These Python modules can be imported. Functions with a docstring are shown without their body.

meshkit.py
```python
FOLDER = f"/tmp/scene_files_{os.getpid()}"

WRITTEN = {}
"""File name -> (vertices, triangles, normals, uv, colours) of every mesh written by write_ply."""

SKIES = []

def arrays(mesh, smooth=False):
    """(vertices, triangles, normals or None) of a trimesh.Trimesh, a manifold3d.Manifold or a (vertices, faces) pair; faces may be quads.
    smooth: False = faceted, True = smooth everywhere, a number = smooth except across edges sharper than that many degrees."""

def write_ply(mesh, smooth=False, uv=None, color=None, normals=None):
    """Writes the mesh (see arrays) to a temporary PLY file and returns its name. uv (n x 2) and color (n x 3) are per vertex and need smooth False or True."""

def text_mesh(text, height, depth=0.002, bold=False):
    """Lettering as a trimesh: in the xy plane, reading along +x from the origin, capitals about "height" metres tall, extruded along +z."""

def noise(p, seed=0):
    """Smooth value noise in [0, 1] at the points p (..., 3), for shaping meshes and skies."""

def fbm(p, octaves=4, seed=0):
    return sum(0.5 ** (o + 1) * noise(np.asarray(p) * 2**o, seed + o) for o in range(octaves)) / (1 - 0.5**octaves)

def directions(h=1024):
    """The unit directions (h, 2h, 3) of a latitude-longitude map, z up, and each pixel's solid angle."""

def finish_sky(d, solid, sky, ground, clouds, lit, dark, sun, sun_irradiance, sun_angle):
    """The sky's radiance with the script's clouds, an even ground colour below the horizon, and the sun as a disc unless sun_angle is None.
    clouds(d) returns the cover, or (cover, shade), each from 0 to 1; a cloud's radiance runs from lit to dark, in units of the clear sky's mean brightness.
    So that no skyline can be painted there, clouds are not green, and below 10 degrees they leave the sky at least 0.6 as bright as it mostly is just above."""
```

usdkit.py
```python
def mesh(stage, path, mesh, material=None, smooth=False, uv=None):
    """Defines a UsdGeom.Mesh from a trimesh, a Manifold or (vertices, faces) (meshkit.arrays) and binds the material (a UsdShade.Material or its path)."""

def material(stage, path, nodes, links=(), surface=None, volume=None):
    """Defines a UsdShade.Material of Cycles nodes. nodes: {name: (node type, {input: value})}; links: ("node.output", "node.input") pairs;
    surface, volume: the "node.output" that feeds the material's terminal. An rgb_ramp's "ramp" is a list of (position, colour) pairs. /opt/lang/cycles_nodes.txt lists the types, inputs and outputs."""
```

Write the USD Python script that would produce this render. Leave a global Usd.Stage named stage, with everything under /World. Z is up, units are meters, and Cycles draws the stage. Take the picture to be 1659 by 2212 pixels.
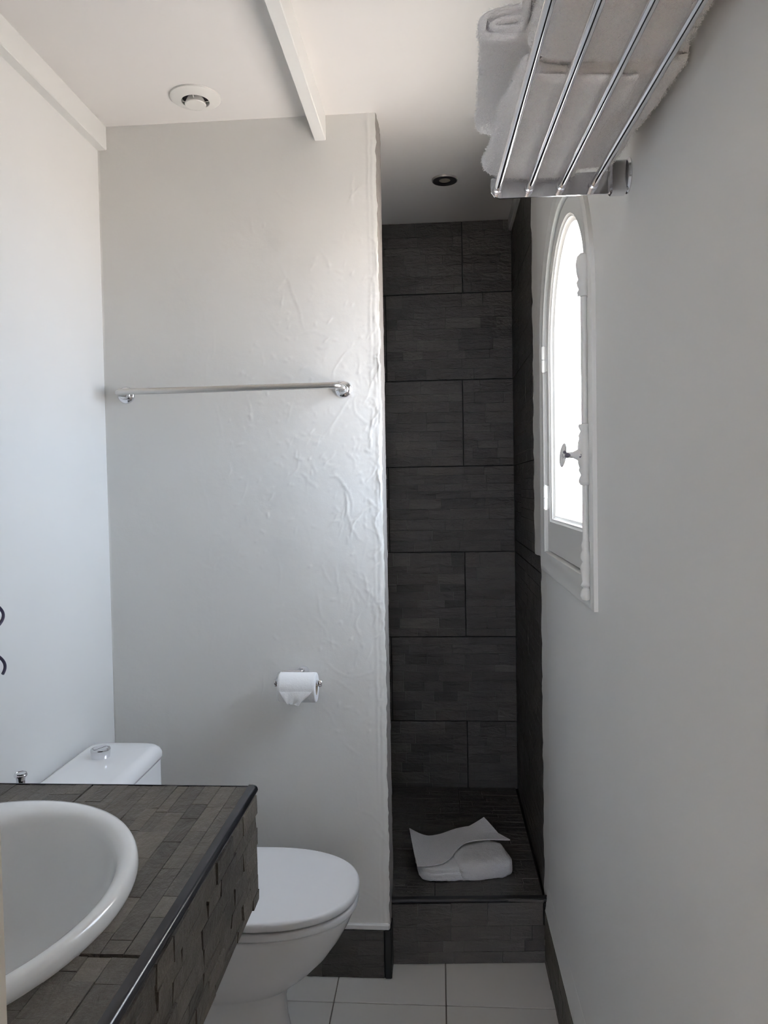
import math, random
import numpy as np, trimesh, usdkit, meshkit
from shapely.geometry import Polygon, LineString, Point, box as sbox
from shapely import affinity
from pxr import Usd, UsdGeom, UsdLux, UsdShade, Gf, Sdf

stage = Usd.Stage.CreateInMemory()
UsdGeom.SetStageUpAxis(stage, UsdGeom.Tokens.z)
UsdGeom.SetStageMetersPerUnit(stage, 1.0)
UsdGeom.Xform.Define(stage, '/World')
PI = math.pi
rnd = random.Random(7)
A = np.array

# ------------------------------------------------------------------ camera
yaw, pitch, roll = np.radians([4.14792605, -1.90662567, -1.00864106])
fwd = A([-math.sin(yaw)*math.cos(pitch), math.cos(yaw)*math.cos(pitch), math.sin(pitch)])
rgt0 = A([math.cos(yaw), math.sin(yaw), 0]); up0 = np.cross(rgt0, fwd)
rgt = math.cos(roll)*rgt0 + math.sin(roll)*up0
up = -math.sin(roll)*rgt0 + math.cos(roll)*up0
cam = UsdGeom.Camera.Define(stage, '/World/camera')
cam.CreateHorizontalApertureAttr(24.0)
cam.CreateVerticalApertureAttr(32.0)
cam.CreateFocalLengthAttr(24.0*1650/1659)
cam.CreateClippingRangeAttr(Gf.Vec2f(0.03, 500))
EYE = A([0, 0, 1.40])
mat4 = np.eye(4); mat4[0, :3] = rgt; mat4[1, :3] = up; mat4[2, :3] = -fwd; mat4[3, :3] = EYE
cam.AddTransformOp().Set(Gf.Matrix4d(*mat4.ravel().tolist()))
cam.CreateExposureAttr(3.0)

# ------------------------------------------------------------------ sky and sun
sky = UsdLux.DomeLight.Define(stage, '/World/sky')
sky.CreateIntensityAttr(0.45)
sky.CreateColorAttr(Gf.Vec3f(0.84, 0.93, 1.12))
sun = UsdLux.DistantLight.Define(stage, '/World/sun')
sun.CreateIntensityAttr(12600.0)
sun.CreateAngleAttr(1.0)
sun.CreateColorAttr(Gf.Vec3f(1.0, 0.945, 0.87))
sd = A([0.17, -0.80, 0.75]); sd = sd/np.linalg.norm(sd)          # towards the sun
zx = sd; xx = np.cross([0, 0, 1], zx); xx /= np.linalg.norm(xx); yx = np.cross(zx, xx)
m4 = np.eye(4); m4[0, :3] = xx; m4[1, :3] = yx; m4[2, :3] = zx
sun.AddTransformOp().Set(Gf.Matrix4d(*m4.ravel().tolist()))

# ------------------------------------------------------------------ materials
def mat(name, nodes, links, surface='p.BSDF'):
    return usdkit.material(stage, '/World/Looks/' + name, nodes, links, surface=surface)

def paint(name, col, rough=0.55, bump=0.15, scale=18, spec=0.35, dist=0.004):
    return mat(name, {
        'tc': ('geometry', {}),
        'n': ('noise_texture', {'scale': scale, 'detail': 5, 'roughness': 0.55}),
        'n2': ('noise_texture', {'scale': 2.1, 'detail': 3}),
        'r': ('rgb_ramp', {'ramp': [(0.3, tuple(c*0.965 for c in col)), (0.7, col)]}),
        'b': ('bump', {'strength': bump, 'distance': dist}),
        'p': ('principled_bsdf', {'roughness': rough, 'specular_ior_level': spec})},
        [('tc.position', 'n.vector'), ('tc.position', 'n2.vector'), ('n2.fac', 'r.fac'), ('r.color', 'p.base_color'),
         ('n.fac', 'b.height'), ('b.normal', 'p.normal')])

def plain(name, col, rough=0.4, metal=0.0, spec=0.5, coat=0.0):
    return mat(name, {'p': ('principled_bsdf', {'base_color': col, 'roughness': rough, 'metallic': metal,
                                               'specular_ior_level': spec, 'coat_weight': coat})}, [])

M_wall = paint('white_wall_paint', (0.80, 0.80, 0.78), 0.5, 0.2, 14)
M_plaster = paint('trowelled_plaster', (0.775, 0.765, 0.735), 0.48, 0.2, 26, 0.3, 0.004)
M_cement = paint('bare_cement', (0.36, 0.335, 0.31), 0.85, 0.5, 60, 0.2)
M_ceil = paint('ceiling_paint', (0.82, 0.80, 0.775), 0.6, 0.15, 12)
M_wood = paint('white_gloss_woodwork', (0.80, 0.80, 0.775), 0.35, 0.1, 30, 0.45)
M_cream = paint('cream_door_paint', (0.74, 0.71, 0.64), 0.45, 0.1, 20)
M_ceramic = plain('white_ceramic', (0.87, 0.875, 0.88), 0.12, 0, 0.5, 0.3)
M_basin = plain('basin_ceramic', (0.83, 0.83, 0.82), 0.14, 0, 0.5, 0.2)
M_lid = plain('toilet_seat_plastic', (0.80, 0.80, 0.81), 0.28, 0, 0.5)
M_chrome = plain('chrome', (0.78, 0.78, 0.80), 0.09, 1.0)
M_steel = plain('satin_steel', (0.62, 0.60, 0.57), 0.28, 1.0)
M_blacktrim = plain('black_gloss_trim', (0.012, 0.012, 0.016), 0.2, 0, 0.5)
M_blackmat = plain('black_plastic', (0.012, 0.012, 0.014), 0.45)
M_dark = plain('dark_void', (0.02, 0.018, 0.03), 0.7)
M_grout = plain('dark_grout', (0.012, 0.0115, 0.011), 0.85)
M_fgrout = plain('floor_grout', (0.16, 0.14, 0.12), 0.9)
M_tile = paint('white_floor_tile', (0.66, 0.64, 0.60), 0.3, 0.05, 8, 0.5)
M_vent = plain('vent_plastic', (0.80, 0.79, 0.75), 0.35)
M_paper = paint('tissue_paper', (0.86, 0.86, 0.86), 0.9, 0.3, 160, 0.1, 0.002)
M_card = plain('cardboard', (0.50, 0.42, 0.33), 0.85)
M_cord = plain('dark_cord', (0.02, 0.016, 0.05), 0.35)
M_lens = plain('lamp_lens', (0.42, 0.38, 0.30), 0.15)
M_ground = paint('pale_terrace', (0.44, 0.385, 0.355), 0.8, 0.1, 2)
M_wooden = mat('wooden_floor', {
    'tc': ('geometry', {}), 'mp': ('mapping', {'scale': (9, 0.7, 1)}),
    'n': ('noise_texture', {'scale': 3, 'detail': 5}),
    'r': ('rgb_ramp', {'ramp': [(0.3, (0.36, 0.29, 0.23)), (0.7, (0.48, 0.40, 0.33))]}),
    'p': ('principled_bsdf', {'roughness': 0.45})},
    [('tc.position', 'mp.vector'), ('mp.vector', 'n.vector'), ('n.fac', 'r.fac'), ('r.color', 'p.base_color')])

def slate(name, dark, light, sc, rough=0.5):
    return mat(name, {
        'g': ('geometry', {}), 'at': ('attribute', {'attribute': 'tone'}), 'mp': ('mapping', {'scale': sc}),
        'n': ('noise_texture', {'scale': 9, 'detail': 7, 'roughness': 0.62, 'distortion': 0.4}),
        'n2': ('noise_texture', {'scale': 26, 'detail': 6, 'roughness': 0.65}),
        'n3': ('noise_texture', {'scale': 5, 'detail': 3}),
        'm': ('math', {'math_type': 'multiply_add', 'value2': 0.9, 'value3': -0.45}),
        'ad': ('math', {'math_type': 'multiply_add', 'value2': 0.75}),
        'r': ('rgb_ramp', {'ramp': [(0.0, dark), (0.55, tuple((a+b)/2 for a, b in zip(dark, light))), (1.0, light)]}),
        'tint': ('rgb_ramp', {'ramp': [(0.35, (1.0, 0.99, 0.97)), (0.65, (1.03, 0.97, 0.90))]}),
        'mul': ('mix_color', {'blend_type': 'multiply', 'fac': 1.0}),
        'n4': ('noise_texture', {'scale': 16, 'detail': 4, 'roughness': 0.6, 'distortion': 0.8}),
        'hs': ('math', {'math_type': 'multiply_add', 'value2': 1.6}),
        'b': ('bump', {'strength': 0.55, 'distance': 0.008}),
        'p': ('principled_bsdf', {'roughness': rough, 'specular_ior_level': 0.4})},
        [('g.position', 'mp.vector'), ('mp.vector', 'n.vector'), ('g.position', 'n2.vector'), ('g.position', 'n3.vector'),
         ('n.fac', 'm.value1'), ('at.fac', 'ad.value1'), ('m.value', 'ad.value3'), ('ad.value', 'r.fac'),
         ('n3.fac', 'tint.fac'), ('r.color', 'mul.a'), ('tint.color', 'mul.b'), ('mul.result', 'p.base_color'),
         ('mp.vector', 'n4.vector'), ('n4.fac', 'hs.value1'), ('n2.fac', 'hs.value3'), ('hs.value', 'b.height'), ('b.normal', 'p.normal')])

M_slate_x = slate('slate_tile_across', (0.058, 0.056, 0.054), (0.148, 0.140, 0.132), (0.8, 3, 3), 0.42)
M_slate_y = slate('slate_tile_along', (0.062, 0.057, 0.049), (0.182, 0.166, 0.139), (3, 0.8, 3))

def terry(name, col):
    return mat(name, {
        'g': ('geometry', {}),
        'n': ('noise_texture', {'scale': 420, 'detail': 3, 'roughness': 0.7}),
        'n2': ('noise_texture', {'scale': 60, 'detail': 4, 'roughness': 0.6}),
        's': ('math', {'math_type': 'add'}),
        'b': ('bump', {'strength': 0.8, 'distance': 0.004}),
        'p': ('principled_bsdf', {'base_color': col, 'roughness': 0.95, 'specular_ior_level': 0.1, 'sheen_weight': 0.35, 'sheen_roughness': 0.6})},
        [('g.position', 'n.vector'), ('g.position', 'n2.vector'), ('n.fac', 's.value1'), ('n2.fac', 's.value2'),
         ('s.value', 'b.height'), ('b.normal', 'p.normal')])

M_terry = terry('white_terry', (0.93, 0.925, 0.925))
M_terry_in = terry('inner_terry', (0.76, 0.73, 0.72))
M_pile = plain('terry_pile', (0.94, 0.935, 0.935), 0.95, 0, 0.1)
M_mat = terry('bath_mat_terry', (0.82, 0.82, 0.83))
M_glass = mat('window_glass', {
    't': ('transparent_bsdf', {'color': (0.97, 0.985, 0.98)}), 'g': ('glossy_bsdf', {'roughness': 0.02, 'color': (1, 1, 1)}),
    'f': ('layer_weight', {'blend': 0.5}), 'pw': ('math', {'math_type': 'power', 'value2': 5.0}),
    'sc': ('math', {'math_type': 'multiply_add', 'value2': 0.5, 'value3': 0.025}), 'm': ('mix_closure', {})},
    [('f.facing', 'pw.value1'), ('pw.value', 'sc.value1'), ('sc.value', 'm.fac'), ('t.BSDF', 'm.closure1'), ('g.BSDF', 'm.closure2')], 'm.closure')
M_knob = mat('chipped_white_knob', {
    'g': ('geometry', {}), 'n': ('noise_texture', {'scale': 55, 'detail': 3}),
    'r': ('rgb_ramp', {'ramp': [(0.56, (0.78, 0.78, 0.76)), (0.60, (0.16, 0.15, 0.19))]}),
    'p': ('principled_bsdf', {'roughness': 0.35})},
    [('g.position', 'n.vector'), ('n.fac', 'r.fac'), ('r.color', 'p.base_color')])

# ------------------------------------------------------------------ naming helpers
used = {}
locs = {}
def numbered(path):
    n = used.get(path, 0); used[path] = n+1
    return path if n == 0 else f'{path}_{n:03d}'

def tag(prim, label=None, cat=None, group=None, kind=None):
    for k, v in (('label', label), ('category', cat), ('group', group), ('kind', kind)):
        if v: prim.SetCustomDataByKey(k, v)

def thing(name, loc, label=None, cat=None, group=None, kind=None):
    path = numbered('/World/' + name)
    x = UsdGeom.Xform.Define(stage, path)
    x.AddTranslateOp().Set(Gf.Vec3d(*map(float, loc)))
    locs[path] = A(loc, float)
    tag(x.GetPrim(), label, cat, group, kind)
    return path

def obj(name, mesh, material, parent='/World', smooth=False, label=None, cat=None, group=None, kind=None):
    """World-space mesh -> one Mesh prim under parent."""
    path = numbered(f'{parent}/{name}')
    v, f, n = meshkit.arrays(mesh, smooth)
    off = A([0., 0, 0])
    for k, l in locs.items():
        if path == k or path.startswith(k + '/'): off = off + l
    if parent != '/World' and parent not in locs: pass
    m = trimesh.Trimesh(A(mesh.vertices) - off, A(mesh.faces), process=False) if hasattr(mesh, 'vertices') else trimesh.Trimesh(v - off, f, process=False)
    p = usdkit.mesh(stage, path, m, material, smooth=smooth)
    if getattr(mesh, 'tone', None) is not None:
        UsdGeom.PrimvarsAPI(p).CreatePrimvar('tone', Sdf.ValueTypeNames.FloatArray, 'vertex').Set([float(q) for q in mesh.tone])
    tag(p.GetPrim(), label, cat, group, kind)
    return path

# ------------------------------------------------------------------ shape helpers
def cat_(*ms): return trimesh.util.concatenate([m for m in ms if m is not None])
def tri(v, f): return trimesh.Trimesh(A(v, float), A(f), process=False)

def bx(x0, x1, y0, y1, z0, z1, c=0.0):
    if c <= 0:
        m = trimesh.creation.box([x1-x0, y1-y0, z1-z0]); m.apply_translation([(x0+x1)/2, (y0+y1)/2, (z0+z1)/2]); return m
    pts = []
    for sx in (0, 1):
        for sy in (0, 1):
            for sz in (0, 1):
                p = A([[x0, x1][sx], [y0, y1][sy], [z0, z1][sz]], float); s = A([1-2*sx, 1-2*sy, 1-2*sz])*c
                for k in range(3):
                    q = p.copy()
                    for j in range(3):
                        if j != k: q[j] += s[j]
                    pts.append(q)
    return trimesh.convex.convex_hull(A(pts))

def loft(rings, cap=True, closed=True):
    rings = A(rings, float); n, k = rings.shape[:2]
    v = rings.reshape(-1, 3); f = []
    for i in range(n-1):
        for j in range(k if closed else k-1):
            a, b = i*k+j, i*k+(j+1) % k
            f += [[a, b, b+k], [a, b+k, a+k]]
    if cap and closed:
        for i, flip in ((0, True), (n-1, False)):
            c = len(v); v = np.vstack([v, rings[i].mean(0)])
            for j in range(k):
                a, b = i*k+j, i*k+(j+1) % k
                f.append([c, b, a] if flip else [c, a, b])
    m = tri(v, f)
    if m.volume < 0: m.invert()
    return m

def frames(path):
    path = A(path, float); t = np.gradient(path, axis=0); t /= np.linalg.norm(t, axis=1)[:, None]
    u = np.cross(t[0], [0, 0, 1] if abs(t[0][2]) < 0.9 else [1, 0, 0]); u /= np.linalg.norm(u)
    out = []
    for k in range(len(path)):
        u = u - t[k]*(u @ t[k]); u /= np.linalg.norm(u); out.append((u, np.cross(t[k], u)))
    return out

def tube(path, r, n=14):
    path = A(path, float); rs = np.broadcast_to(r, len(path)); fr = frames(path)
    a = np.linspace(0, 2*PI, n, endpoint=False)
    return loft([p + rr*(np.cos(a)[:, None]*u + np.sin(a)[:, None]*w) for p, rr, (u, w) in zip(path, rs, fr)])

def lathe(profile, origin=(0, 0, 0), axis='z', n=32):
    """profile: (radius, height) pairs; axis: 'z', '-x', '-y', '-z'."""
    a = np.linspace(0, 2*PI, n, endpoint=False); pr = [(max(r, 1e-5), h) for r, h in profile]
    rings = [np.stack([r*np.cos(a), r*np.sin(a), np.full(n, h)], 1) for r, h in pr]
    m = loft(rings)
    R = {'z': np.eye(3), '-z': np.diag([1, -1, -1]), '-x': A([[0, 0, -1], [0, 1, 0], [1, 0, 0]]), '-y': A([[1, 0, 0], [0, 0, -1], [0, 1, 0]])}[axis]
    v = m.vertices @ R.T + A(origin)
    m2 = tri(v, m.faces)
    if m2.volume < 0: m2.invert()
    return m2

def extr(poly, d0, d1, axis):
    """Extrude a shapely polygon along axis: 'x' takes (y,z), 'y' takes (x,z), 'z' takes (x,y)."""
    ms = []
    for g in getattr(poly, 'geoms', [poly]):
        if g.area < 1e-8: continue
        m = trimesh.creation.extrude_polygon(g, d1-d0, engine='earcut'); v = A(m.vertices); h = v[:, 2] + d0
        w = {'x': np.stack([h, v[:, 0], v[:, 1]], 1), 'y': np.stack([v[:, 0], h, v[:, 1]], 1), 'z': np.stack([v[:, 0], v[:, 1], h], 1)}[axis]
        mm = tri(w, m.faces)
        if mm.volume < 0: mm.invert()
        ms.append(mm)
    return cat_(*ms)

def sup(cx, cy, a, b, n=64, p=2.0):
    t = np.linspace(0, 2*PI, n, endpoint=False); c, s = np.cos(t), np.sin(t)
    return np.stack([cx + a*np.sign(c)*np.abs(c)**(2/p), cy + b*np.sign(s)*np.abs(s)**(2/p)], 1)

def arch(y0, y1, z0, zs, n=40, grow=0.0):
    """Arched outline in (y,z), semicircle above the spring line zs; grow widens it all round."""
    y0, y1, z0 = y0-grow, y1+grow, z0-grow; r = (y1-y0)/2; c = (y0+y1)/2
    t = np.linspace(0, PI, n)
    return Polygon([(y0, z0), (y1, z0)] + [(c + r*math.cos(k), zs + r*math.sin(k)) for k in t])

def slate_tile(o, U, V, N, L, H, seed, base=0.006, amp=0.003, row=(0.028, 0.044), seg=(0.06, 0.19), hole=None, gap=0.0):
    """One big tile moulded as a stack of ledger strips: strips run along U, rows stack along V, relief along N. hole: shapely polygon in (u,v)."""
    r = random.Random(seed); o, U, V, N = map(lambda q: A(q, float), (o, U, V, N)); V_, F_, T_, n = [], [], [], 0
    def put(vs, fs):
        nonlocal n
        vs = A(vs); P = o + vs[:, :1]*U + vs[:, 1:2]*V + vs[:, 2:3]*N
        V_.append(P); F_.append(A(fs) + n); T_.append(np.full(len(vs), tone)); n += len(vs)
    v = 0.0
    while v < H - 1e-6:
        h = r.uniform(*row)
        if H - v - h < row[0]: h = H - v
        u = 0.0; first = True
        while u < L - 1e-6:
            l = r.uniform(*seg)*(r.uniform(0.3, 1) if first else 1); first = False
            if L - u - l < seg[0]*0.5: l = L - u
            t = base + r.uniform(0, amp); e = 0.0005; tone = min(1, max(0, r.gauss(0.5, 0.22)))
            tl = [t + r.uniform(-0.3, 0.3)*amp for _ in range(4)]
            a0, a1, b0, b1 = u+gap, u+l-gap, v+gap, v+h-gap
            if hole is not None and sbox(a0, b0, a1, b1).intersects(hole):
                g = sbox(a0, b0, a1, b1).difference(hole)
                if g.area > 1e-6:
                    for gg in getattr(g, 'geoms', [g]):
                        m = trimesh.creation.extrude_polygon(gg, t, engine='earcut'); put(m.vertices, m.faces)
            else:
                vs = [(a0, b0, 0), (a1, b0, 0), (a1, b1, 0), (a0, b1, 0)]
                vs += [(a0+e, b0+e, tl[0]), (a1-e, b0+e, tl[1]), (a1-e, b1-e, tl[2]), (a0+e, b1-e, tl[3])]
                put(vs, [(4, 5, 6), (4, 6, 7), (0, 1, 5), (0, 5, 4), (1, 2, 6), (1, 6, 5), (2, 3, 7), (2, 7, 6), (3, 0, 4), (3, 4, 7), (0, 2, 1), (0, 3, 2)])
            u += l
        v += h
    f = np.vstack(F_)
    if np.dot(np.cross(U, V), N) < 0: f = f[:, ::-1]
    out = tri(np.vstack(V_), f); out.tone = np.concatenate(T_)
    return out

# ------------------------------------------------------------------ room dimensions
XL, XR = -0.950, 0.300            # left and right walls
YB, TH = 2.133, 0.130             # partition face and thickness
XP = -0.158                       # partition's free edge
YS = 3.040                        # shower back wall
ZC = 2.430                        # ceiling
YR = 0.30                         # inner face of the doorway wall

# ---- left wall
obj('wall_left', bx(XL-0.12, XL, YR-0.1, YS+0.1, -0.1, ZC+0.1), M_wall, kind='structure', label='bright white painted wall on the left')
# ---- ceiling
obj('ceiling', bx(XL-0.12, XR+0.02, YR-0.1, YS+0.1, ZC, ZC+0.1), M_ceil, kind='structure', label='white ceiling')
# beams: named trim
t = obj('trim_1', bx(-0.330, -0.298, YR, YB+0.01, 2.362, ZC+0.005, 0.002), M_wood, kind='structure', label='white ceiling batten ending at the plaster partition')
t = obj('trim_2', bx(XL-0.01, -0.924, YR, YB+0.004, 2.365, ZC+0.005, 0.002), M_wood, kind='structure', label='white batten along the top of the left wall')
t = obj('trim_3', bx(0.2835, XR+0.01, 2.27, YS-0.005, 2.385, ZC+0.005, 0.002), M_wood, kind='structure', label='short white batten above the dark shower wall')

# ---- the plaster partition, its front modelled with trowel ridges
def partition():
    rs = np.random.RandomState(11)
    dx = 0.0032
    xs = np.arange(0, XP-XL+1e-9, dx); xs = np.append(xs[xs < XP-XL-0.001], XP-XL); zs = np.arange(-0.02, ZC+0.015, 0.0036)
    X, Z = np.meshgrid(xs + XL, zs); Hh = np.zeros_like(X)
    P = np.stack([X*3, Z*3, X*0], -1)
    Hh += (meshkit.fbm(P, 3, 5) - 0.5)*0.006
    Hh += (meshkit.fbm(P*7, 3, 9) - 0.5)*0.0008
    def stroke(pts, w, h, step=False):
        pts = A(pts); lo, hi = pts.min(0)-4*w-0.02, pts.max(0)+4*w+0.02
        i0, i1 = np.searchsorted(zs, [lo[1], hi[1]]); j0, j1 = np.searchsorted(xs + XL, [lo[0], hi[0]])
        if i1-i0 < 2 or j1-j0 < 2: return
        gx, gz = X[i0:i1, j0:j1], Z[i0:i1, j0:j1]; d = np.full(gx.shape, 9.0); side = np.zeros(gx.shape); along = np.zeros(gx.shape)
        for k in range(len(pts)-1):
            a, b = pts[k], pts[k+1]; ab = b-a; L2 = ab @ ab
            s = np.clip(((gx-a[0])*ab[0] + (gz-a[1])*ab[1])/L2, 0, 1)
            ex, ez = gx-a[0]-s*ab[0], gz-a[1]-s*ab[1]; dd = np.hypot(ex, ez); mk = dd < d
            d = np.where(mk, dd, d); side = np.where(mk, np.sign(ab[0]*ez - ab[1]*ex), side); along = np.where(mk, (k+s)/(len(pts)-1), along)
        fade = np.sin(np.clip(along, 0.02, 0.98)*PI)**0.6
        val = h*np.exp(-(d/w)**2)
        if step: val = val + 0.7*h*np.exp(-np.abs(d)/(7*w))*(side > 0)
        Hh[i0:i1, j0:j1] = np.maximum(Hh[i0:i1, j0:j1], Hh[i0:i1, j0:j1] + val*fade)
    width = XP-XL
    for k in range(310):
        q = rs.rand()**2.6                                     # most of the ridges near the free edge
        x = XP - 0.005 - q*0.62; z = rs.uniform(0.70, 2.3) if rs.rand() < 0.97 else rs.uniform(0.2, 0.7)
        if z > 1.95 and rs.rand() < 0.6: continue
        L = rs.uniform(0.02, 0.15)*(1.2 if rs.rand() < 0.3 else 0.8); ang = rs.normal(-1.05, 0.55) if rs.rand() < 0.6 else rs.normal(1.3, 0.4)
        cur = rs.normal(0, 0.9)
        n = 9; pts = [(x, z)]
        for i in range(n):
            a = ang + cur*(i/n - 0.5) + rs.normal(0, 0.18)
            pts.append((pts[-1][0] + L/n*math.cos(a), pts[-1][1] + L/n*math.sin(a)))
        pts = [(min(px, XP-0.004), pz) for px, pz in pts]
        stroke(pts, rs.uniform(0.0022, 0.0037), rs.uniform(0.0001, 0.00095)*(1.15-q), rs.rand() < 0.45)
    for k in range(380):                                        # crumbs and nicks
        q = rs.rand()**1.8
        x = XP - 0.01 - q*0.42; z = rs.uniform(0.7, 2.1) if rs.rand() < 0.5 else rs.normal(1.55, 0.22)
        a = rs.uniform(0, 2*PI); L = rs.uniform(0.005, 0.024)
        stroke([(x, z), (x+L*math.cos(a), z+L*math.sin(a))], rs.uniform(0.0026, 0.0036), rs.uniform(0.0002, 0.0011))
    e = XP - X                                                  # a bead of plaster along the free edge
    wob = (meshkit.noise(np.stack([Z*9, Z*0+1.5, Z*0], -1), 3)-0.5)*0.006
    Hh += 0.0011*np.exp(-((e-0.012-wob)/0.0055)**2)*(Z < 2.36)
    Hh += 0.0012*np.exp(-((e-0.024-wob*1.4)/0.004)**2)*meshkit.noise(np.stack([Z*6, Z*0, Z*0], -1), 8)
    Hh[:, 0] = 0
    jag = (meshkit.fbm(np.stack([zs*40, zs*0, zs*0], -1), 3, 2)-0.5)*0.006 + (meshkit.noise(np.stack([zs*5, zs*0+4, zs*0], -1), 6)-0.5)*0.0035
    wgt = np.clip((X - (XP-0.05))/0.05, 0, 1)
    Xw = X + wgt*jag[:, None]
    Y = YB - Hh
    nz, nx = X.shape; v = np.stack([Xw, Y, Z], -1).reshape(-1, 3); idx = np.arange(nz*nx).reshape(nz, nx)
    a, b, c, d = idx[:-1, :-1].ravel(), idx[:-1, 1:].ravel(), idx[1:, 1:].ravel(), idx[1:, :-1].ravel()
    f = np.vstack([np.stack([a, b, c], 1), np.stack([a, c, d], 1)])
    front = tri(v, f)
    # the free end: rough return, then the plain back
    ys = np.linspace(0, TH, 16)
    ev, ef = [], []
    for i in range(nz):
        for j, y in enumerate(ys):
            w = (meshkit.noise(A([y*60, zs[i]*35, 2.]), 4)-0.5)*0.005*min(1, j)*(j < 15)
            ev.append((Xw[i, -1]*(1-j/15) + (XP+0.002)*(j/15) + w, Y[i, -1]*(1-j/15) + (YB+TH)*(j/15), zs[i]))
    for i in range(0, nz-1):
        for j in range(15):
            q = i*16+j; ef += [(q, q+1, q+17), (q, q+17, q+16)]
    end = tri(ev, ef)
    back = bx(XL-0.05, XP-0.006, YB+0.02, YB+TH, -0.02, ZC+0.01)
    return front, cat_(end, back)
pf, pe = partition()
wb = thing('wall_back', (0, YB, 0), kind='structure', label='white trowelled plaster partition behind the toilet')
obj('plaster_face', pf, M_plaster, wb, smooth=True)
obj('plaster_edge', pe, M_cement, wb, smooth=35, label='rough unfinished plaster edge')

# ---- right wall with its arched opening
WY0, WY1, WZ0, WZS = 1.530, 2.166, 1.205, 1.746
hole = arch(WY0, WY1, WZ0, WZS)
YT_LO, YT_HI, ZT = 2.268, 2.412, 1.183           # where the shower tiling begins, below and above the sill line
wall_poly = Polygon([(YR-0.1, -0.1), (YS+0.1, -0.1), (YS+0.1, ZC+0.1), (YR-0.1, ZC+0.1)]).difference(hole)
wr = thing('wall_right', (XR, 1.2, 0), kind='structure', label='white painted wall on the right around the arched window')
obj('wall_face', extr(wall_poly, XR, XR+0.14, 'x'), M_wall, wr)
# a bead of filler where plaster meets the shower tiles
def filler():
    prof = lambda yt, n=7: [(yt-0.105+0.105*k/(n-1), 0.0050*(0.5-0.5*math.cos(PI*k/(n-1)))) for k in range(n)]
    rings = []
    for z in np.linspace(0.02, ZT+0.004, 60):
        w = (meshkit.noise(A([z*30, 0, 0]), 3)-0.5)*0.004
        pr = prof(YT_LO)
        rings.append([(XR+0.01, YT_LO-0.105, z)] + [(XR-dx+0.0005 - (w if k == 6 else w*0.4), y, z) for k, (y, dx) in enumerate(pr)] + [(XR+0.01, YT_LO, z)])
    lo = loft(rings)
    rings = []
    for z in np.linspace(ZT-0.004, ZC, 60):
        w = (meshkit.noise(A([z*30, 3, 0]), 3)-0.5)*0.004
        rings.append([(XR+0.01, YT_HI-0.12, z)] + [(XR-dx*1.0+0.0005-(w if k == 6 else 0), y, z) for k, (y, dx) in enumerate([(YT_HI-0.12+0.12*q, 0.0045*q**1.5) for q in np.linspace(0, 1, 7)])] + [(XR+0.01, YT_HI, z)])
    hi = loft(rings)
    return cat_(lo, hi)
obj('plaster_filler', filler(), M_plaster, wr, smooth=40)

# ---- wall with the doorway the photo was taken through
rear = Polygon([(XL-0.12, -0.1), (XR, -0.1), (XR, ZC+0.1), (XL-0.12, ZC+0.1)]).difference(sbox(-0.215, -0.2, XR+0.1, 2.04))
obj('wall_rear', extr(rear, YR-0.1, YR, 'y'), M_wall, kind='structure', label='white wall holding the doorway')
d1 = thing('door_1', (-0.2, YR-0.05, 0), kind='structure', label='cream painted door jamb at the left edge')
obj('jamb', bx(-0.215, -0.183, YR-0.11, YR+0.001, 0, 2.04, 0.002), M_cream, d1)
obj('lintel', bx(-0.215, XR, YR-0.11, YR+0.004, 2.0, 2.04, 0.002), M_cream, d1)

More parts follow.
